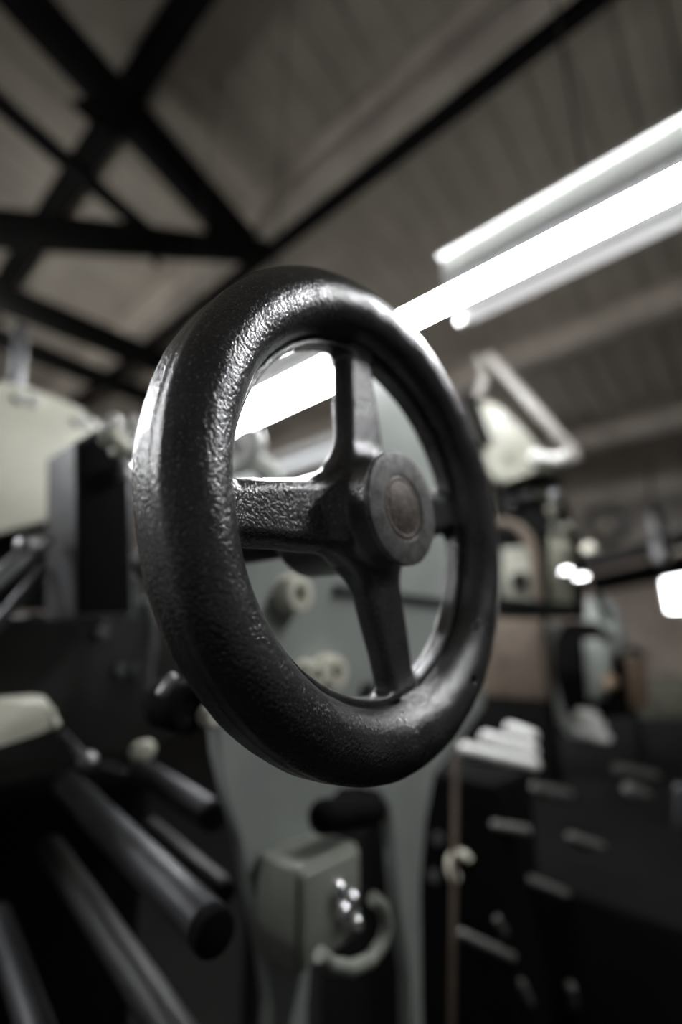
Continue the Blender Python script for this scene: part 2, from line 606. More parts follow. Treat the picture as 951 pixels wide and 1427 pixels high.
def sdf(x, y, z):
    r = np.sqrt(x * x + y * y)
    # rim bead, flattened outer band and back
    bead = np.sqrt((r - 1.000) ** 2 + (z - 0.012) ** 2) - 0.147
    bead = smax(bead, r - 1.130, 0.005)
    back = box2(r, z, (0.90, -0.088), (1.130, 0.03), 0.010)
    rim = smin(bead, back, 0.012)
    web = box2(r, z, (0.816, -0.088), (0.95, 0.002), 0.010)
    rim = smin(rim, web, 0.004)
    groove = np.sqrt((r - 0.857) ** 2 + (z - 0.010) ** 2) - 0.014
    rim = smax(rim, -groove, 0.006)
    hub = box2(r, z, (-0.5, -0.13), (0.256, 0.168), 0.014)
    base = box2(r, z, (-0.5, -0.13), (0.30, -0.01), 0.03)
    hub = smin(hub, base, 0.08)
    boss = box2(r, z, (-0.5, -0.46), (0.265, -0.05), 0.05)
    d = smin(hub, boss, 0.03)
    sp = None
    for a in ANG:
        c, s = math.cos(a), math.sin(a)
        u = x * c + y * s
        t = -x * s + y * c
        wf = 0.138 - 0.052 * np.clip((u - 0.25) / 0.6, 0, 1) + 0.02 * np.clip((0.36 - u) / 0.15, 0, 1)
        hw = wf + 0.50 * np.clip(-z, 0, 0.12)          # draft: wider towards the back
        zc, hz = -0.045, 0.047
        dx = (np.abs(t) - hw) * 0.92
        dz = np.abs(z - zc) - hz
        k = 0.032
        q = np.sqrt(np.maximum(dx + k, 0) ** 2 + np.maximum(dz + k, 0) ** 2) + np.minimum(np.maximum(dx + k, dz + k), 0) - k
        q = np.maximum(q, np.maximum(0.1 - u, u - 0.92))
        sp = q if sp is None else np.minimum(sp, q)
    d = smin(d, sp, 0.075)
    d = smin(d, rim, 0.055)
    # oil hole drilled in the bead
    hx, hy = x - HOLE[0], y - HOLE[1]
    hole = np.maximum(np.sqrt(hx * hx + hy * hy) - 0.020, 0.04 - z)
    d = smax(d, -hole, 0.006)
    # slight unevenness of the casting
    d = d + 0.0022 * np.sin(9 * x + 3 * y + 5 * z) * np.sin(11 * y - 4 * x) + 0.0012 * np.sin(27 * x + 1) * np.sin(25 * y + 2) * np.sin(30 * z)
    return d


def surface_nets(lo, hi, h):
    n = [int(round((b - a) / h)) + 1 for a, b in zip(lo, hi)]
    gx, gy, gz = [lo[i] + h * np.arange(n[i]) for i in range(3)]
    D = np.empty(n, np.float32)
    for k in range(n[2]):
        X, Y = np.meshgrid(gx, gy, indexing='ij')
        D[:, :, k] = sdf(X, Y, np.full_like(X, gz[k]))
    sg = D < 0
    c = np.zeros([i - 1 for i in n], np.int8)
    for a in (0, 1):
        for b in (0, 1):
            for e in (0, 1):
                c += sg[a:n[0] - 1 + a, b:n[1] - 1 + b, e:n[2] - 1 + e]
    act = (c > 0) & (c < 8)
    idx = -np.ones(act.shape, np.int64)
    I = np.argwhere(act)
    idx[act] = np.arange(len(I))
    V = np.array(lo) + h * (I + 0.5)

    def grad(P):
        e = 1e-3
        g = np.empty_like(P)
        for i in range(3):
            q = P.copy(); q[:, i] += e
            w_ = P.copy(); w_[:, i] -= e
            g[:, i] = (sdf(*q.T) - sdf(*w_.T)) / (2 * e)
        return g
    for it in range(5):
        g = grad(V)
        dv = sdf(*V.T)
        st = dv[:, None] * g / np.maximum((g * g).sum(1), 0.2)[:, None]
        V = V - np.clip(st, -0.6 * h, 0.6 * h) * (0.9 if it else 0.7)
    g = grad(V)
    Nn = g / np.linalg.norm(g, axis=1)[:, None]
    Q = []
    for ax in range(3):
        s0 = [slice(None)] * 3
        s1 = [slice(None)] * 3
        s0[ax] = slice(0, -1)
        s1[ax] = slice(1, None)
        ch = sg[tuple(s0)] != sg[tuple(s1)]
        E_ = np.argwhere(ch)
        o1, o2 = [i for i in range(3) if i != ax]
        ok = (E_[:, o1] > 0) & (E_[:, o2] > 0) & (E_[:, o1] < n[o1] - 1) & (E_[:, o2] < n[o2] - 1)
        E_ = E_[ok]
        inside = sg[E_[:, 0], E_[:, 1], E_[:, 2]]
        qs = []
        for d1, d2 in ((1, 1), (0, 1), (0, 0), (1, 0)):
            K = E_.copy()
            K[:, o1] -= d1
            K[:, o2] -= d2
            qs.append(idx[K[:, 0], K[:, 1], K[:, 2]])
        q = np.stack(qs, 1)
        flip = inside if ax != 1 else ~inside
        q[~flip] = q[~flip][:, ::-1]
        Q.append(q)
    Q = np.concatenate(Q)
    Q = Q[(Q >= 0).all(1)]
    return V, Nn, Q


wheel = thing('handwheel', CW, 'large black cast iron handwheel with four spokes in sharp focus', 'handwheel')
V, NN, Q = surface_nets((-1.2, -1.2, -0.52), (1.2, 1.2, 0.24), 0.0085)
# world axes: x -> X, y -> Z, z -> -Y
W3 = np.stack([V[:, 0], -V[:, 2], V[:, 1]], 1) * S
N3 = np.stack([NN[:, 0], -NN[:, 2], NN[:, 1]], 1)
fc = V[Q].mean(1)
fr = np.hypot(fc[:, 0], fc[:, 1])
fa = np.arctan2(fc[:, 1], fc[:, 0])
lab = np.full(len(Q), -1)
lab[fr > 0.80] = 0
lab[fr < 0.36] = 1
rest = lab < 0
dist = np.stack([np.abs(np.angle(np.exp(1j * (fa - a)))) for a in ANG], 1)
lab[rest] = 2 + dist[rest].argmin(1)


def np_mesh(name, q, material, parent):
    u, inv = np.unique(q, return_inverse=True)
    inv = inv.reshape(q.shape)
    me = bpy.data.meshes.new(name)
    me.vertices.add(len(u))
    me.vertices.foreach_set('co', W3[u].astype(np.float32).ravel())
    me.loops.add(inv.size)
    me.loops.foreach_set('vertex_index', inv.astype(np.int32).ravel())
    me.polygons.add(len(inv))
    me.polygons.foreach_set('loop_start', np.arange(0, inv.size, 4, dtype=np.int32))
    me.polygons.foreach_set('use_smooth', np.ones(len(inv), bool))
    me.update(calc_edges=True)
    me.normals_split_custom_set_from_vertices([tuple(v) for v in N3[u]])
    me.materials.append(M[material])
    o = bpy.data.objects.new(name, me)
    COL.objects.link(o)
    o.parent = parent
    return o


# orientation check: outward normals must agree with the SDF gradient
a_, b_, c_, d_ = [W3[Q[:, i]] for i in range(4)]
fn = np.cross(c_ - a_, d_ - b_)
bad = (fn * N3[Q].mean(1)).sum(1) < 0
Q[bad] = Q[bad][:, ::-1]
np_mesh('rim', Q[lab == 0], 'iron', wheel)
hubo = np_mesh('hub', Q[lab == 1], 'iron', wheel)
for k in range(4):
    np_mesh('spoke', Q[lab == 2 + k], 'iron', wheel)
ax_n = Vector((0, -1, 0))


def WC(z):
    return CW + ax_n * (z * S)


mb = MB()
mb.lathe(WC(0), ax_n, [(0.150 * S, 0.160 * S), (0.150 * S, 0.174 * S), (0.153 * S, 0.1765 * S), (0.253 * S, 0.1765 * S), (0.259 * S, 0.1745 * S), (0.2625 * S, 0.169 * S), (0.262 * S, 0.150 * S), (0.255 * S, 0.146 * S), (0.250 * S, 0.146 * S)], 96)
o = mb.build('hub_face', 'hub_steel', hubo)
o['label'] = 'round machined steel face of the hub'
mb = MB()
prof = [(0, 0.174)]
prof += [(0.118, 0.174), (0.123, 0.1722), (0.128, 0.174), (0.141, 0.174), (0.147, 0.171), (0.149, 0.155)]
mb.lathe(WC(0), ax_n, [(r * S, a * S) for r, a in prof], 72)
o = mb.build('shaft_end', 'rust', hubo)
o['label'] = 'rusty brown shaft end in the middle of the hub'

FY = 0.42          # front of the machine frame behind the wheel
mb = MB()
mb.cyl(CW + Vector((0, 0.44 * S, 0)), Vector((CW.x, FY - 0.001, CW.z)), 0.135 * S)
mb.build('shaft', 'dark', wheel)

# ============================================================== FRAME
fr_ = thing('machine_stand', (aty(560, 1000, FY).x, FY, 0), 'grey green cast machine frame standing behind the wheel', 'machine frame')
R_ = [(506, 452), (535, 450), (575, 490), (610, 540), (640, 600), (658, 690), (664, 800), (676, 985), (640, 1032), (604, 1076), (591, 1146), (586, 1230), (588, 1400)]
L_ = [(574, 1356), (556, 1272), (552, 1188), (546, 1120), (532, 1098), (505, 1090), (475, 1092), (456, 1112), (452, 1160), (440, 1250), (428, 1400)]
LL = [(385, 1400), (368, 1320), (352, 1240), (344, 1172), (320, 1104), (308, 1052), (300, 1004), (300, 900), (310, 800), (345, 776), (470, 742), (498, 700)]
pts = [aty(a, b, FY) for a, b in R_]
e = aty(588, 1400, FY)
pts += [Vector((e.x + 0.02, FY, 0)), Vector((e.x - 0.03, FY, 0))]
pts += [aty(a, b, FY) for a, b in L_]
e = aty(428, 1400, FY)
pts += [Vector((e.x + 0.01, FY, 0)), Vector((e.x - 0.06, FY, 0))]
pts += [aty(a, b, FY) for a, b in LL]
mb = MB()
mb.prism(pts, (0, 0.018, 0), 0.004)
mb.build('frame_casting', 'green', fr_)
# cream bosses with bores
for px, py, rr in ((402, 828, 0.021), (452, 936, 0.020), (424, 940, 0.016)):
    c = aty(px, py, FY)
    mb = MB()
    mb.lathe(c + Vector((0, 0.0, 0)), (0, -1, 0), [(rr * 1.05, 0), (rr, 0.016), (rr * 0.93, 0.021), (rr * 0.48, 0.022), (rr * 0.42, 0.019), (rr * 0.40, 0.001), (0, 0.001)])
    b = mb.build('boss', 'cream', fr_)
    b['label'] = 'cream round boss with a dark bore'
    mb = MB()
    mb.cyl(c + Vector((0, -0.003, 0)), c + Vector((0, -0.010, 0)), rr * 0.38)
    mb.build('bore', 'black', b)
# dark strip across the plate and a small bolt
mb = MB()
a, b = aty(468, 822, FY - 0.003), aty(640, 836, FY - 0.003)
mb.box((a.x, FY - 0.006, b.z - 0.004), (b.x, FY - 0.0005, a.z - 0.002), 0.002)
o = mb.build('cover_strip', 'dull_steel', fr_)
o['label'] = 'dark steel strip across the frame'
mb = MB()
c = aty(510, 962, FY)
mb.cyl(c, c + Vector((0, -0.008, 0)), 0.012)
mb.build('bolt', 'dull_steel', fr_)

# switch box on the frame
BY = 0.362
c0 = aty(414, 1212, BY)
c1 = aty(499, 1172, BY)
cb = aty(414, 1362, BY)
bx = thing('junction_box', (c0.x, BY, cb.z), 'grey green metal junction box mounted low on the frame', 'junction box')
mb = MB()
mb.box((c0.x, BY, cb.z), (c1.x, FY - 0.002, c0.z), 0.004)
mb.build('box_body', 'box', bx)
mb = MB()
mb.box((c0.x + 0.004, BY - 0.006, cb.z + 0.004), (c1.x - 0.004, BY - 0.0005, c0.z - 0.004), 0.0025)
mb.build('box_cover', 'box', bx)
for px, py, r in ((470, 1240, 0.0085), (489, 1254, 0.008), (477, 1271, 0.0085), (494, 1288, 0.0075)):
    c = aty(px, py, BY - 0.0065)
    mb = MB()
    mb.lathe(c, (0, -1, 0.25), [(r, -0.002), (r, 0.004), (r * 0.8, 0.007), (r * 0.45, 0.009), (0, 0.0098)], 20)
    o = mb.build('dome_nut', 'chrome', bx)
    o['label'] = 'shiny chrome dome nut'
cpt = [(446, 1330), (462, 1345), (490, 1350), (516, 1338), (534, 1314), (540, 1288), (533, 1264), (520, 1252)]
mb = MB()
mb.sweep([aty(a, b, BY - 0.03) for a, b in cpt], 0.0062, 16)
tag(mb.build('power_cord', 'box'), 'pale grey green curved cable loop beside the junction box', 'cable')
mb = MB()
mb.capsule(aty(452, 1138, FY - 0.05), aty(520, 1128, FY - 0.03), 0.016)
mb.cyl(aty(520, 1128, FY - 0.03), aty(522, 1110, FY - 0.014), 0.009)
tag(mb.build('stop_lever', 'black'), 'black stubby lever knob just above the junction box', 'lever')

# ============================================================== LEFT SIDE
# white collar on a cross rod seen through the wheel
CY = 0.62
c = aty(330, 622, CY)
ro = thing('cross_rod', c, 'white rod end collar with a dark bore seen through the wheel', 'rod')
mb = MB()
R0 = 0.045
ax = Vector((0.93, 0.13, -0.26)).normalized()
mb.lathe(c, ax, [(0.0125, 0.02), (0.0130, 0.002), (0.017, 0.0), (R0 * 0.8, 0.0), (R0 * 0.95, 0.004), (R0, 0.010), (R0, 0.018), (R0 * 0.9, 0.024), (0.02, 0.024), (0.02, 0.10), (0, 0.10)])
mb.build('collar', 'white', ro)
mb = MB()
mb.cyl(c + ax * 0.004, c + ax * 0.012, 0.0124)
mb.build('bore', 'black', ro)
q = c + ax * 0.09
mb = MB()
mb.cyl((q.x, q.y, 0.0), (q.x, q.y, q.z - 0.02), 0.012)
mb.build('added_post', 'dark', ro)  # unseen post added to carry the rod, hidden behind the frame plate

# cream hood
HY = 0.95
hp = [(-90, 528), (-40, 526), (0, 531), (40, 540), (80, 554), (115, 571), (147, 592), (168, 640), (150, 700), (70, 722), (0, 742), (-90, 760)]
hd = thing('machine_hood', aty(40, 735, HY), 'large cream enamelled hood at the left edge with a rounded top', 'machine hood')
mb = MB()
mb.prism([aty(a, b, HY) for a, b in hp], (0, 0.22, 0), 0.020, 4)
mb.build('hood_shell', 'cream', hd)
mb = MB()
mb.prism([aty(a, b, HY + 0.095) for a, b in ((-120, 750), (0, 738), (70, 716), (110, 716), (110, 850), (-120, 850))], (0, 0.06, 0), 0.004)
mb.build('dark_backing', 'black', hd)  # black backing added to block the wall seen under the hood
for px, py in ((28, 556), (48, 560), (110, 588), (126, 590)):
    c = aty(px, py, HY)
    mb = MB()
    mb.lathe(c, (0, -1, 0.12), [(0.011, -0.002), (0.011, 0.004), (0.008, 0.008), (0, 0.010)], 20)
    mb.build('glint_dot', 'white', hd)  # white dots stand in for glints on the rounded top edge
p0 = aty(22, 545, HY + 0.10)
mb = MB()
mb.cyl(p0, aty(30, 455, HY + 0.10), 0.012)
mb.build('vent_pipe', 'dull_steel', hd)

# side bracket; a black plate darkens its front as if shaded
KY = 0.62
kp = [(104, 616), (150, 589), (184, 600), (186, 700), (190, 862), (104, 862)]
bk = thing('side_bracket', aty(104, 862, KY), 'dark cast bracket in front of the cream hood', 'bracket')
mb = MB()
mb.prism([aty(a, b, KY) for a, b in kp], (0, 0.095, 0), 0.004)
mb.build('bracket_casting', 'dull_steel', bk)
mb = MB()
mb.prism([aty(a, b, KY - 0.006) for a, b in ((110, 620), (150, 597), (178, 606), (180, 700), (184, 855), (110, 855))], (0, 0.005, 0), 0.002)
o = mb.build('shaded_front', 'black', bk)
o['label'] = 'black plate standing in for the shaded front'

# cream bobbins beside the bracket
TY2 = 0.56
for i, (a, b, r, l) in enumerate((((150, 603), (172, 628), 0.013, 'cream bobbin lying against the bracket top'),
                                  ((186, 590), (184, 640), 0.012, 'grey white bobbin upright against the wheel edge'))):
    p, q = aty(*a, TY2), aty(*b, TY2)
    bb = bk
    d = (q - p)
    n = d.normalized()
    L = d.length
    mb = MB()
    mb.lathe(p, d, [(0, 0), (r, 0), (r * 1.1, 0.003), (r * 1.1, 0.007), (r * 0.85, 0.010), (r * 0.85, L - 0.010), (r * 1.1, L - 0.007), (r * 1.1, L - 0.002), (r, L), (0, L)])
    bb = mb.build('bobbin_knob', 'cream' if i == 0 else 'white', bb)
    bb['label'] = l
    mb = MB()
    mb.lathe(p, -n, [(r * 0.6, -0.001), (r * 0.55, 0.005), (r * 0.3, 0.009), (0, 0.010)], 20)
    mb.build('end_cap', 'white', bb)
for (px, py, l) in ((160, 586, 'ball knob above the bracket, coloured white for its glint'), (174, 646, 'small grey ball knob under the bobbin'), (176, 661, 'smaller grey ball knob lowest beside the wheel edge')):
    c = aty(px, py, TY2 + 0.03)
    mb = MB()
    mb.ball(c, 0.0085 if py < 600 else 0.007)
    mb.cyl(c, c + Vector((0.0, 0.045, -0.004)), 0.004)
    o = mb.build('ball_knob', 'white' if py < 600 else 'steel', bk)  # upper knob coloured white for its highlight
    o['label'] = l

# lever rods at far left
mb = MB()
mb.cyl(aty(-40, 838, 0.66), aty(66, 748, 0.66), 0.0105)
mb.ball(aty(38, 760, 0.655), 0.0125)
tag(mb.build('lever_rod', 'steel'), 'light steel rod slanting up to the bracket below the hood', 'rod')
mb = MB()
mb.cyl(aty(-30, 900, 0.70), aty(62, 792, 0.70), 0.007)
tag(mb.build('lever_rod', 'dull_steel'), 'thin dull rod below the light slanting rod', 'rod')

# dark machine body on the left
p0 = aty(-140, 858, 0.727)
p1 = aty(262, 1010, 0.727)
body = thing('workshop_machine', (p0.x, 0.727, 0), 'black oily machine body at the lower left', 'machine body')
mb = MB()
mb.prism([aty(a, b, 0.727) for a, b in ((-140, 868), (60, 858), (105, 868), (190, 862), (215, 800), (262, 800), (268, 930), (255, 1030), (200, 1052), (120, 1045), (60, 1060), (-140, 1090))], (0, 0.3, 0), 0.006)
mb.build('bed_casting', 'dark', body)
mb = MB()
mb.box((p0.x + 0.05, 0.78, 0), (p1.x - 0.02, 0.96, 0.95), 0.01)
mb.build('pedestal', 'black', body)
mb = MB()
a, b = aty(66, 862, 0.66), aty(98, 866, 0.66)
mb.box((a.x, 0.727, a.z - 0.002), (b.x, 0.80, a.z + 0.010), 0.003)
o = mb.build('ledge', 'dull_steel', body)
for px, py, r in ((138, 883, 0.010), (143, 868, 0.007), (188, 934, 0.012), (165, 935, 0.009)):
    c = aty(px, py, 0.726)
    mb = MB()
    mb.lathe(c, (0, -1, 0), [(r, 0), (r, 0.006), (r * 0.8, 0.010), (0, 0.012)], 16)
    mb.build('bolt', 'dull_steel', body)
mb = MB()
mb.sweep([aty(a, b, 0.64) for a, b in ((204, 835), (212, 870), (208, 905), (202, 945), (206, 968))], 0.010, 14)
mb.build('guide_arm', 'dull_steel', body)
# dark roller end behind the lower-left rim
RY = 0.375
k_ = (aty(268, 985, RY) - EYE).dot(fw) / F
c = aty(268, 985, RY)
rl = None
mb = MB()
mb.lathe(c, (0, 1, 0), [(0, 0.004), (15 * k_, 0.004), (19 * k_, 0.0), (32 * k_, 0.0), (36 * k_, 0.004), (36 * k_, 0.040), (0, 0.040)])
rl = mb.build('side_roller', 'black', fr_)
rl['label'] = 'black roller end with a pale core'
c2 = aty(290, 998, RY - 0.002)
mb = MB()
mb.lathe(c2, (0, -1, 0), [(15 * k_, -0.003), (15 * k_, 0.008), (11 * k_, 0.011), (0, 0.011)])
mb.build('core', 'cream', rl)
mb = MB()
mb.capsule(aty(226, 966, RY - 0.01), aty(240, 945, RY - 0.01), 6 * k_)
mb.build('pin', 'steel', rl)

# cream bar at left edge
mb = MB()
mb.prism([aty(a, b, 0.60) for a, b in ((-120, 985), (0, 977), (66, 971), (78, 990), (88, 1008), (84, 1016), (55, 1022), (0, 1040), (-120, 1062))], (0, 0.05, 0), 0.008)
tag(mb.build('cream_rail', 'cream'), 'short cream rail end at the left edge under the black body', 'rail')
c = aty(202, 1046, 0.58)
mb = MB()
mb.lathe(c, (-0.3, -1, 0.2), [(0.011, -0.03), (0.011, 0.004), (0.008, 0.008), (0, 0.009)])
o = mb.build('end_plug', 'cream', body)
o['label'] = 'cream plug above the upper slanting roller'
c = aty(122, 1060, 0.60)
mb = MB()
mb.ball(c, 0.010)
mb.cyl(c, c + Vector((0, 0.08, 0.02)), 0.004)
o = mb.build('ball_knob', 'steel', body)
o['label'] = 'small grey knob under the cream rail'

# slanting rollers at lower left, all parallel
RD = ray(-149, 850).normalized()


def roller(px, py, dep, back, fwd_, r, label, mt='roller'):
    p = atd(px, py, dep)
    a, b = p + RD * min(back, (0.715 - p.y) / RD.y), p - RD * fwd_
    t = thing('slanting_roller', b, label, 'roller', 'rollers at the lower left')
    mb = MB()
    mb.cyl(a, b, r, 40, 0.15)
    mb.build('roller_tube', mt, t)
    mb = MB()
    mb.cyl(b - RD * 0.0005, b - RD * 0.012, r * 0.98, 40, 0.3)
    mb.build('end_cap', 'black', t)  # black cap added so the roller end fades into darkness
    return t


roller(150, 1150, 0.50, 0.40, 0.22, 0.0155, 'brightest slanting grey roller at the lower left')
roller(240, 1100, 0.60, 0.30, 0.10, 0.015, 'upper slanting roller beside the machine frame')
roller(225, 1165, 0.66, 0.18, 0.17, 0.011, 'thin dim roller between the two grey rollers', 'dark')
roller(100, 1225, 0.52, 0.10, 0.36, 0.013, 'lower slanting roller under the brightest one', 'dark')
roller(20, 1345, 0.44, 0.10, 0.26, 0.012, 'steep roller at the bottom left corner')

# ============================================================== RIGHT MACHINES
HX = 1.15
hd1 = thing('lever_machine', atx(710, 665, HX), 'cream cast machine head with a raised steel lever right of the wheel', 'machine head')
mb = MB()
mb.prism([atx(a, b, HX) for a, b in ((663, 566), (676, 556), (692, 562), (700, 574), (715, 580), (726, 602), (744, 618), (760, 630), (764, 652), (748, 662), (735, 654), (724, 670), (706, 664), (700, 676), (684, 662), (674, 640), (676, 615))], (0.05, 0, 0), 0.009)
cst = mb.build('arm_casting', 'cream_grey', hd1)
mb = MB()
c = atx(707, 637, HX - 0.002)
mb.cyl(c, c + Vector((-0.004, 0, 0)), 0.012)
mb.build('bore', 'drab', cst)
mb = MB()
mb.cyl(atx(685, 498, HX - 0.03), atx(797, 628, HX - 0.03), 0.0125)
mb.ball(atx(685, 498, HX - 0.03), 0.0155)
mb.cyl(atx(797, 626, HX - 0.035), atx(802, 644, HX - 0.035), 0.013)
lv = mb.build('lever_arm', 'lever_grey', hd1)
lv['label'] = 'long pale steel lever arm'
mb = MB()
mb.capsule(atx(676, 528, HX - 0.01), atx(669, 550, HX - 0.01), 0.013)
mb.ball(atx(668, 500, HX - 0.005), 0.011)
mb.cyl(atx(668, 500, HX - 0.005), atx(676, 528, HX - 0.01), 0.007)
mb.build('link', 'lever_grey', hd1)
mb = MB()
mb.cyl(atx(744, 637, HX - 0.02), atx(790, 640, HX - 0.02), 0.0105)
mb.ball(atx(786, 638, HX - 0.02), 0.0165)
mb.ball(atx(748, 636, HX - 0.02), 0.0160)
o = mb.build('pivot_pin', 'white', hd1)
o['label'] = 'white pivot pin with a round end'
mb = MB()
mb.capsule(atx(656, 555, HX + 0.0), atx(676, 615, HX), 0.018)
mb.build('dark_guard', 'black', hd1)

# dark carriage beneath the head
ca = thing('machine_carriage', atx(740, 860, HX + 0.08), 'dark carriage full of small bolts under the cream head', 'machine carriage')
mb = MB()
mb.prism([atx(a, b, HX + 0.06) for a, b in ((685, 655), (765, 655), (772, 690), (790, 735), (798, 790), (800, 860), (690, 860))], (0.10, 0, 0), 0.006)
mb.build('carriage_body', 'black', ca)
for px, py, r, mt in ((738, 691, 0.016, 'dull_steel'), (776, 690, 0.015, 'steel'), (757, 690, 0.013, 'drab'), (772, 712, 0.015, 'drab'), (716, 705, 0.012, 'dark'),
                      (792, 737, 0.014, 'drab'), (822, 766, 0.015, 'cream'), (790, 768, 0.016, 'drab'), (776, 735, 0.012, 'drab')):
    c = atx(px, py, HX + 0.055)
    mb = MB()
    mb.lathe(c, (-1, -0.1, 0.1), [(r, -0.02), (r, 0.010), (r * 0.8, 0.016), (r * 0.4, 0.018), (0, 0.018)], 24)
    mb.build('bolt', mt, ca)
mb = MB()
mb.sweep([atx(a, b, HX + 0.03) for a, b in ((688, 735), (703, 728), (722, 734), (736, 748), (745, 775), (750, 810), (752, 845))], 0.013, 14)
o = mb.build('copper_pipe', 'brown', ca)
o['label'] = 'curved brown pipe'
mb = MB()
mb.prism([atx(a, b, HX + 0.045) for a, b in ((700, 764), (740, 760), (746, 800), (747, 842), (700, 842))], (0.012, 0, 0), 0.004)
pl = mb.build('cream_plate', 'cream_grey', ca)
mb = MB()
mb.box(atx(714, 800, HX + 0.040) - Vector((0.004, 0, 0)), atx(734, 818, HX + 0.040) + Vector((0.003, 0, 0)), 0.002)
mb.build('slot', 'black', pl)
mb = MB()
mb.prism([atx(a, b, HX + 0.05) for a, b in ((764, 745), (790, 745), (800, 800), (800, 850), (766, 850))], (0.008, 0, 0), 0.003)
mb.build('drab_plate', 'drab', ca)
mb = MB()
mb.bar(atx(690, 838, HX - 0.01), atx(805, 850, HX - 0.01), 0.05, 0.015, 0.003)
mb.build('carriage_rail', 'black', ca)

# polished nuts that catch the lamp
LAMP_P = Vector((LX - 0.046, 0.45, LZ))
for px, py, r, l in ((790, 795, 0.013, 'polished nut glinting left of its twin under the carriage'), (811, 804, 0.013, 'polished nut glinting right of its twin under the carriage')):
    c = atx(px, py, HX + 0.03)
    n = ((EYE - c).normalized() + (LAMP_P - c).normalized()).normalized()
    mb = MB()
    mb.lathe(c, n, [(0, -0.02), (r, -0.02), (r, -0.001), (r * 0.9, 0.0), (r * 0.5, 0.0008), (0, 0.001)], 28)
    o = mb.build('polished_nut', 'chrome', ca)
    o['label'] = l

# second and third machines farther down the row
X2 = 1.9
m2 = thing('distant_machine', atx(820, 1030, X2), 'dim farther machine with pale castings beyond the carriage', 'machine')
mb = MB()
mb.prism([atx(a, b, X2) for a, b in ((806, 838), (836, 826), (858, 850), (870, 905), (846, 915), (838, 880), (812, 868))], (0.08, 0, 0), 0.012)
mb.build('pale_arm', 'green', m2)
mb = MB()
mb.prism([atx(a, b, X2 - 0.02) for a, b in ((812, 892), (846, 888), (850, 925), (840, 975), (818, 975), (816, 930))], (0.06, 0, 0), 0.012)
mb.build('white_casting', 'green', m2)
mb = MB()
mb.capsule(atx(832, 832, X2 - 0.06), atx(848, 862, X2 - 0.06), 0.014)
mb.build('dark_handle', 'black', m2)
mb = MB()
mb.sweep([atx(a, b, X2 - 0.10) for a, b in ((775, 872), (764, 885), (760, 905), (765, 940), (775, 975), (786, 1005), (800, 1024))], 0.02, 16, radii=[0.019, 0.024, 0.024, 0.018, 0.015, 0.014, 0.013])
mb.build('steel_hook', 'green', m2)
mb = MB()
mb.sweep([atx(a, b, X2 - 0.03) for a, b in ((775, 880), (800, 872), (830, 874), (850, 890))], 0.017, 12)
mb.build('dark_crossbar', 'black', m2)
mb = MB()
for px, py, r in ((818, 996, 0.026), (828, 1010, 0.026), (812, 1020, 0.022), (838, 1026, 0.020)):
    mb.capsule(atx(px - 8, py, X2 - 0.05), atx(px + 8, py + 2, X2 - 0.05), r * 0.75)
o = mb.build('spool_cluster', 'white', m2)
o['kind'] = 'stuff'
mb = MB()
c = atx(850, 951, X2 - 0.08)
mb.ball(c, 0.024)
mb.build('brown_knob', 'tan', m2)
mb = MB()
mb.prism([atx(a, b, X2 + 0.10) for a, b in ((770, 880), (850, 875), (872, 1000), (770, 1000))], (0.12, 0, 0), 0.01)
mb.build('machine_body', 'black', m2)

c = atx(884, 985, 2.3)
t = thing('wooden_bobbin', c, 'tan wooden bobbin with a dark top standing right of the pale castings', 'bobbin')
mb = MB()
mb.cyl(c, atx(881, 918, 2.3), 0.050)
mb.build('barrel', 'tan', t)
mb = MB()
mb.cyl((c.x, c.y, 0.742), (c.x, c.y, c.z - 0.002), 0.016)
mb.build('added_spindle', 'dark', t)  # stem added to stand the raised bobbin on the bed
mb = MB()
mb.sweep([atx(a, b, 2.24) for a, b in ((856, 935), (858, 915), (870, 906), (886, 906), (898, 914))], 0.016, 12)
mb.build('top_ring', 'black', t)

# brown cabinet behind the carriage
a, b = atx(700, 852, 1.66), atx(768, 1000, 1.66)
bp_ = thing('brown_cabinet', (1.70, a.y, 0.742), 'rusty brown upright cabinet under the dark carriage', 'cabinet')
zb = atx(730, 975, 1.66).z
mb = MB()
mb.box((1.66, min(a.y, b.y), zb), (1.74, max(a.y, b.y) + 0.15, a.z), 0.008)
mb.build('upper_panel', 'brown', bp_)
mb = MB()
mb.box((1.67, min(a.y, b.y) + 0.01, 0.742), (1.74, max(a.y, b.y) + 0.14, zb - 0.002), 0.006)
mb.build('shade_base', 'black', bp_)  # black lower part stands in for the panel fading into darkness

# three bright bars
for i, (a, b, d, r, l) in enumerate((((648, 1044), (744, 1066), 0.98, 0.0135, 'lowest and longest of three bright steel bars at the wheel foot'),
                                     ((678, 1028), (742, 1046), 1.04, 0.0135, 'middle of three bright steel bars right of the wheel foot'),
                                     ((712, 1016), (742, 1026), 1.10, 0.0135, 'shortest topmost of three bright steel bars near the wheel foot'))):
    mb = MB()
    mb.capsule(atd(*a, d), atd(*b, d - 0.03), r, 24)
    tag(mb.build('steel_bar', 'white'), l, 'bar')

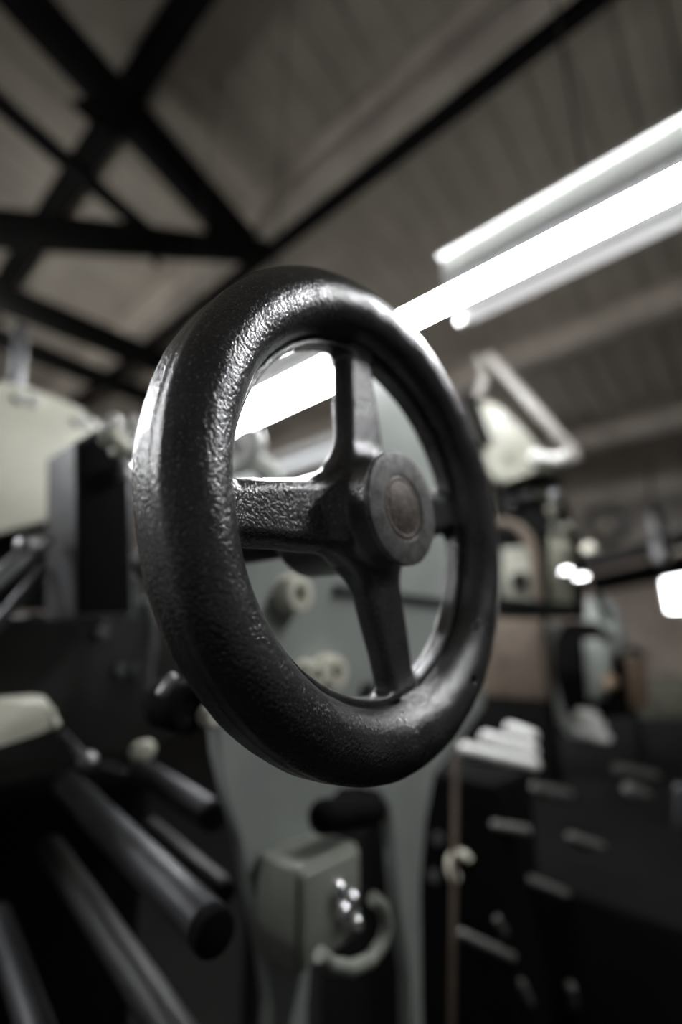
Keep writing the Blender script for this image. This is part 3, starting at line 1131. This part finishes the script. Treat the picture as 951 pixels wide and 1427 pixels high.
# machine bed on the right
bed = thing('machine_bed', (3.5, 0.5, 0.0), 'long black machine bed running away at the lower right', 'machine bed')
mbx = MB()
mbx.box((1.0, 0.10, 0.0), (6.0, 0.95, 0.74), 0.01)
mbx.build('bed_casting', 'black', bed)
mbx = MB()
mbx.box((0.86, 0.40, 0.0), (1.0, 0.70, 0.925), 0.01)
mbx.build('added_bar_rest', 'black', bed)  # black block added under the three bright bars to hold them up
pegs = [((744, 1097), (792, 1108), 1.2, 0.011, 'dim peg just under the three bright bars'),
        ((692, 1150), (734, 1158), 1.05, 0.011, 'dim peg above the hook ring right of it'),
        ((796, 1166), (838, 1180), 1.15, 0.009, 'faint peg in the middle of the dark bed'),
        ((738, 1226), (788, 1246), 1.0, 0.010, 'grey slanting peg low in the dark bed'),
        ((644, 1302), (714, 1334), 0.85, 0.010, 'brightest low slanting peg near the bottom'),
        ((862, 1072), (912, 1082), 1.6, 0.012, 'dim peg below the wooden bobbin'),
        ((878, 1100), (900, 1108), 1.5, 0.014, 'short brown peg below the wooden bobbin'),
        ((726, 1372), (738, 1396), 0.8, 0.011, 'faint stub at the bottom of the dark bed'),
        ((796, 1376), (800, 1400), 0.85, 0.011, 'last faint stub towards the bottom right'),
        ((694, 1282), (704, 1300), 0.9, 0.008, 'small upright stub above the brightest low peg')]
BLK = [((1.0, 0.10, 0.0), (6.0, 0.95, 0.74)), ((0.86, 0.40, 0.0), (1.0, 0.70, 0.925))]


def bed_hit(px, py):
    d = ray(px, py)
    best = 2.0
    for lo, hi in BLK:
        t0, t1 = 0, 1e9
        for i in range(3):
            u_, v_ = (lo[i] - EYE[i]) / d[i], (hi[i] - EYE[i]) / d[i]
            t0, t1 = max(t0, min(u_, v_)), min(t1, max(u_, v_))
        if t0 < t1:
            best = min(best, t0)
    return best


for a, b, d, r, l in pegs:
    d = min(bed_hit(*a), bed_hit(*b))
    mb = MB()
    mb.capsule(atd(*a, d), atd(*b, d), r * d / 1.1, 20)
    o = mb.build('bed_peg', 'peg', bed)
    o['label'] = l

# racks of small parts on the far right
mb = MB()
for k in range(5):
    y_ = 946 + k * 12
    mb.bar(atx(895, y_, 2.7), atx(962, y_ + 2, 2.7), 0.03, 0.022, 0.004)
for px in (900, 930, 958):
    mb.bar(atx(px, 945, 2.73), atx(px, 1000, 2.73), 0.03, 0.03, 0.004)
tag(mb.build('spool_rack', 'drab'), 'dim olive slatted rack at the right edge', 'rack')
mb = MB()
d = bed_hit(949, 1150)
mb.capsule(atd(949, 1100, d), atd(950, 1190, d), 0.013)
o = mb.build('grey_post', 'dull_steel', bed)
o['label'] = 'grey post cut by the right edge low in the dark'

# thin brown rod and hook ring by the frame
mb = MB()
mb.cyl(atd(636, 1035, 0.80), atd(630, 1440, 0.60), 0.0045, 12)
tag(mb.build('thin_rod', 'brown'), 'thin brown upright rod right of the frame leg', 'rod')
c = atd(642, 1208, 0.80)
mb = MB()
mb.ring(c, (EYE - c) + Vector((0, -0.1, 0)), 0.018, 0.0055, -1.2, 2.6, 30, 12)
mb.ball(atd(634, 1222, 0.79), 0.0085)
tag(mb.build('hook_ring', 'cream'), 'small cream open hook ring beside the thin rod', 'hook')
for px, py, l in ((612, 1170, 'tiny grey stud right of the frame leg'), (606, 1222, 'lower tiny grey stud right of the frame leg')):
    c = atd(px, py, bed_hit(px, py))
    mb = MB()
    mb.lathe(c, -ray(px, py), [(0.011, -0.02), (0.011, 0.004), (0.008, 0.009), (0, 0.010)], 18)
    o = mb.build('stud', 'dull_steel', bed)
    o['label'] = l

# pipes under the roof at far right
mb = MB()
mb.cyl(atx(800, 792, 5.2), atx(1000, 738, 5.2), 0.07, 20)
tag(mb.build('overhead_pipe', 'dull_steel'), 'grey overhead pipe above the far window', 'pipe', kind='structure')
mb = MB()
mb.cyl(atx(826, 815, 5.6), atx(1000, 778, 5.6), 0.10, 20)
tag(mb.build('overhead_pipe', 'truss'), 'dark overhead pipe just above the far window', 'pipe', kind='structure')
c = atx(916, 700, 4.6)
hg = thing('hanging_hoist', c, 'grey hoist hanging under the far purlin', 'hoist')
mb = MB()
mb.capsule(atx(910, 715, 4.6), atx(914, 740, 4.6), 0.065)
mb.build('hoist_body', 'steel', hg)
mb = MB()
mb.capsule(atx(918, 750, 4.6), atx(924, 780, 4.6), 0.055)
mb.build('hoist_motor', 'steel', hg)
mb = MB()
mb.cyl(atx(908, 700, 4.6), atx(906, 640, 4.6), 0.012)
mb.build('hanger_rod', 'dark', hg)
c = atx(844, 732, 4.4)
mb = MB()
mb.ring(c, (-1, -0.3, 0), 0.14, 0.035)
tag(mb.build('hanging_ring', 'dull_steel'), 'faint grey ring hanging left of the hoist', 'ring')

# ============================================================== WORLD / VIEW
wd = bpy.data.worlds.new('world')
sc.world = wd
wd.use_nodes = True
wd.node_tree.nodes['Background'].inputs['Color'].default_value = (0.75, 0.85, 1.0, 1)
wd.node_tree.nodes['Background'].inputs['Strength'].default_value = 0.006

vs = sc.view_settings
sc.display_settings.display_device = 'sRGB'
vs.view_transform = 'Standard'
vs.look = 'None'
vs.exposure = 0.45
vs.gamma = 1.0
vs.use_curve_mapping = False
sc.cycles.use_denoising = True
sc.cycles.max_bounces = 8
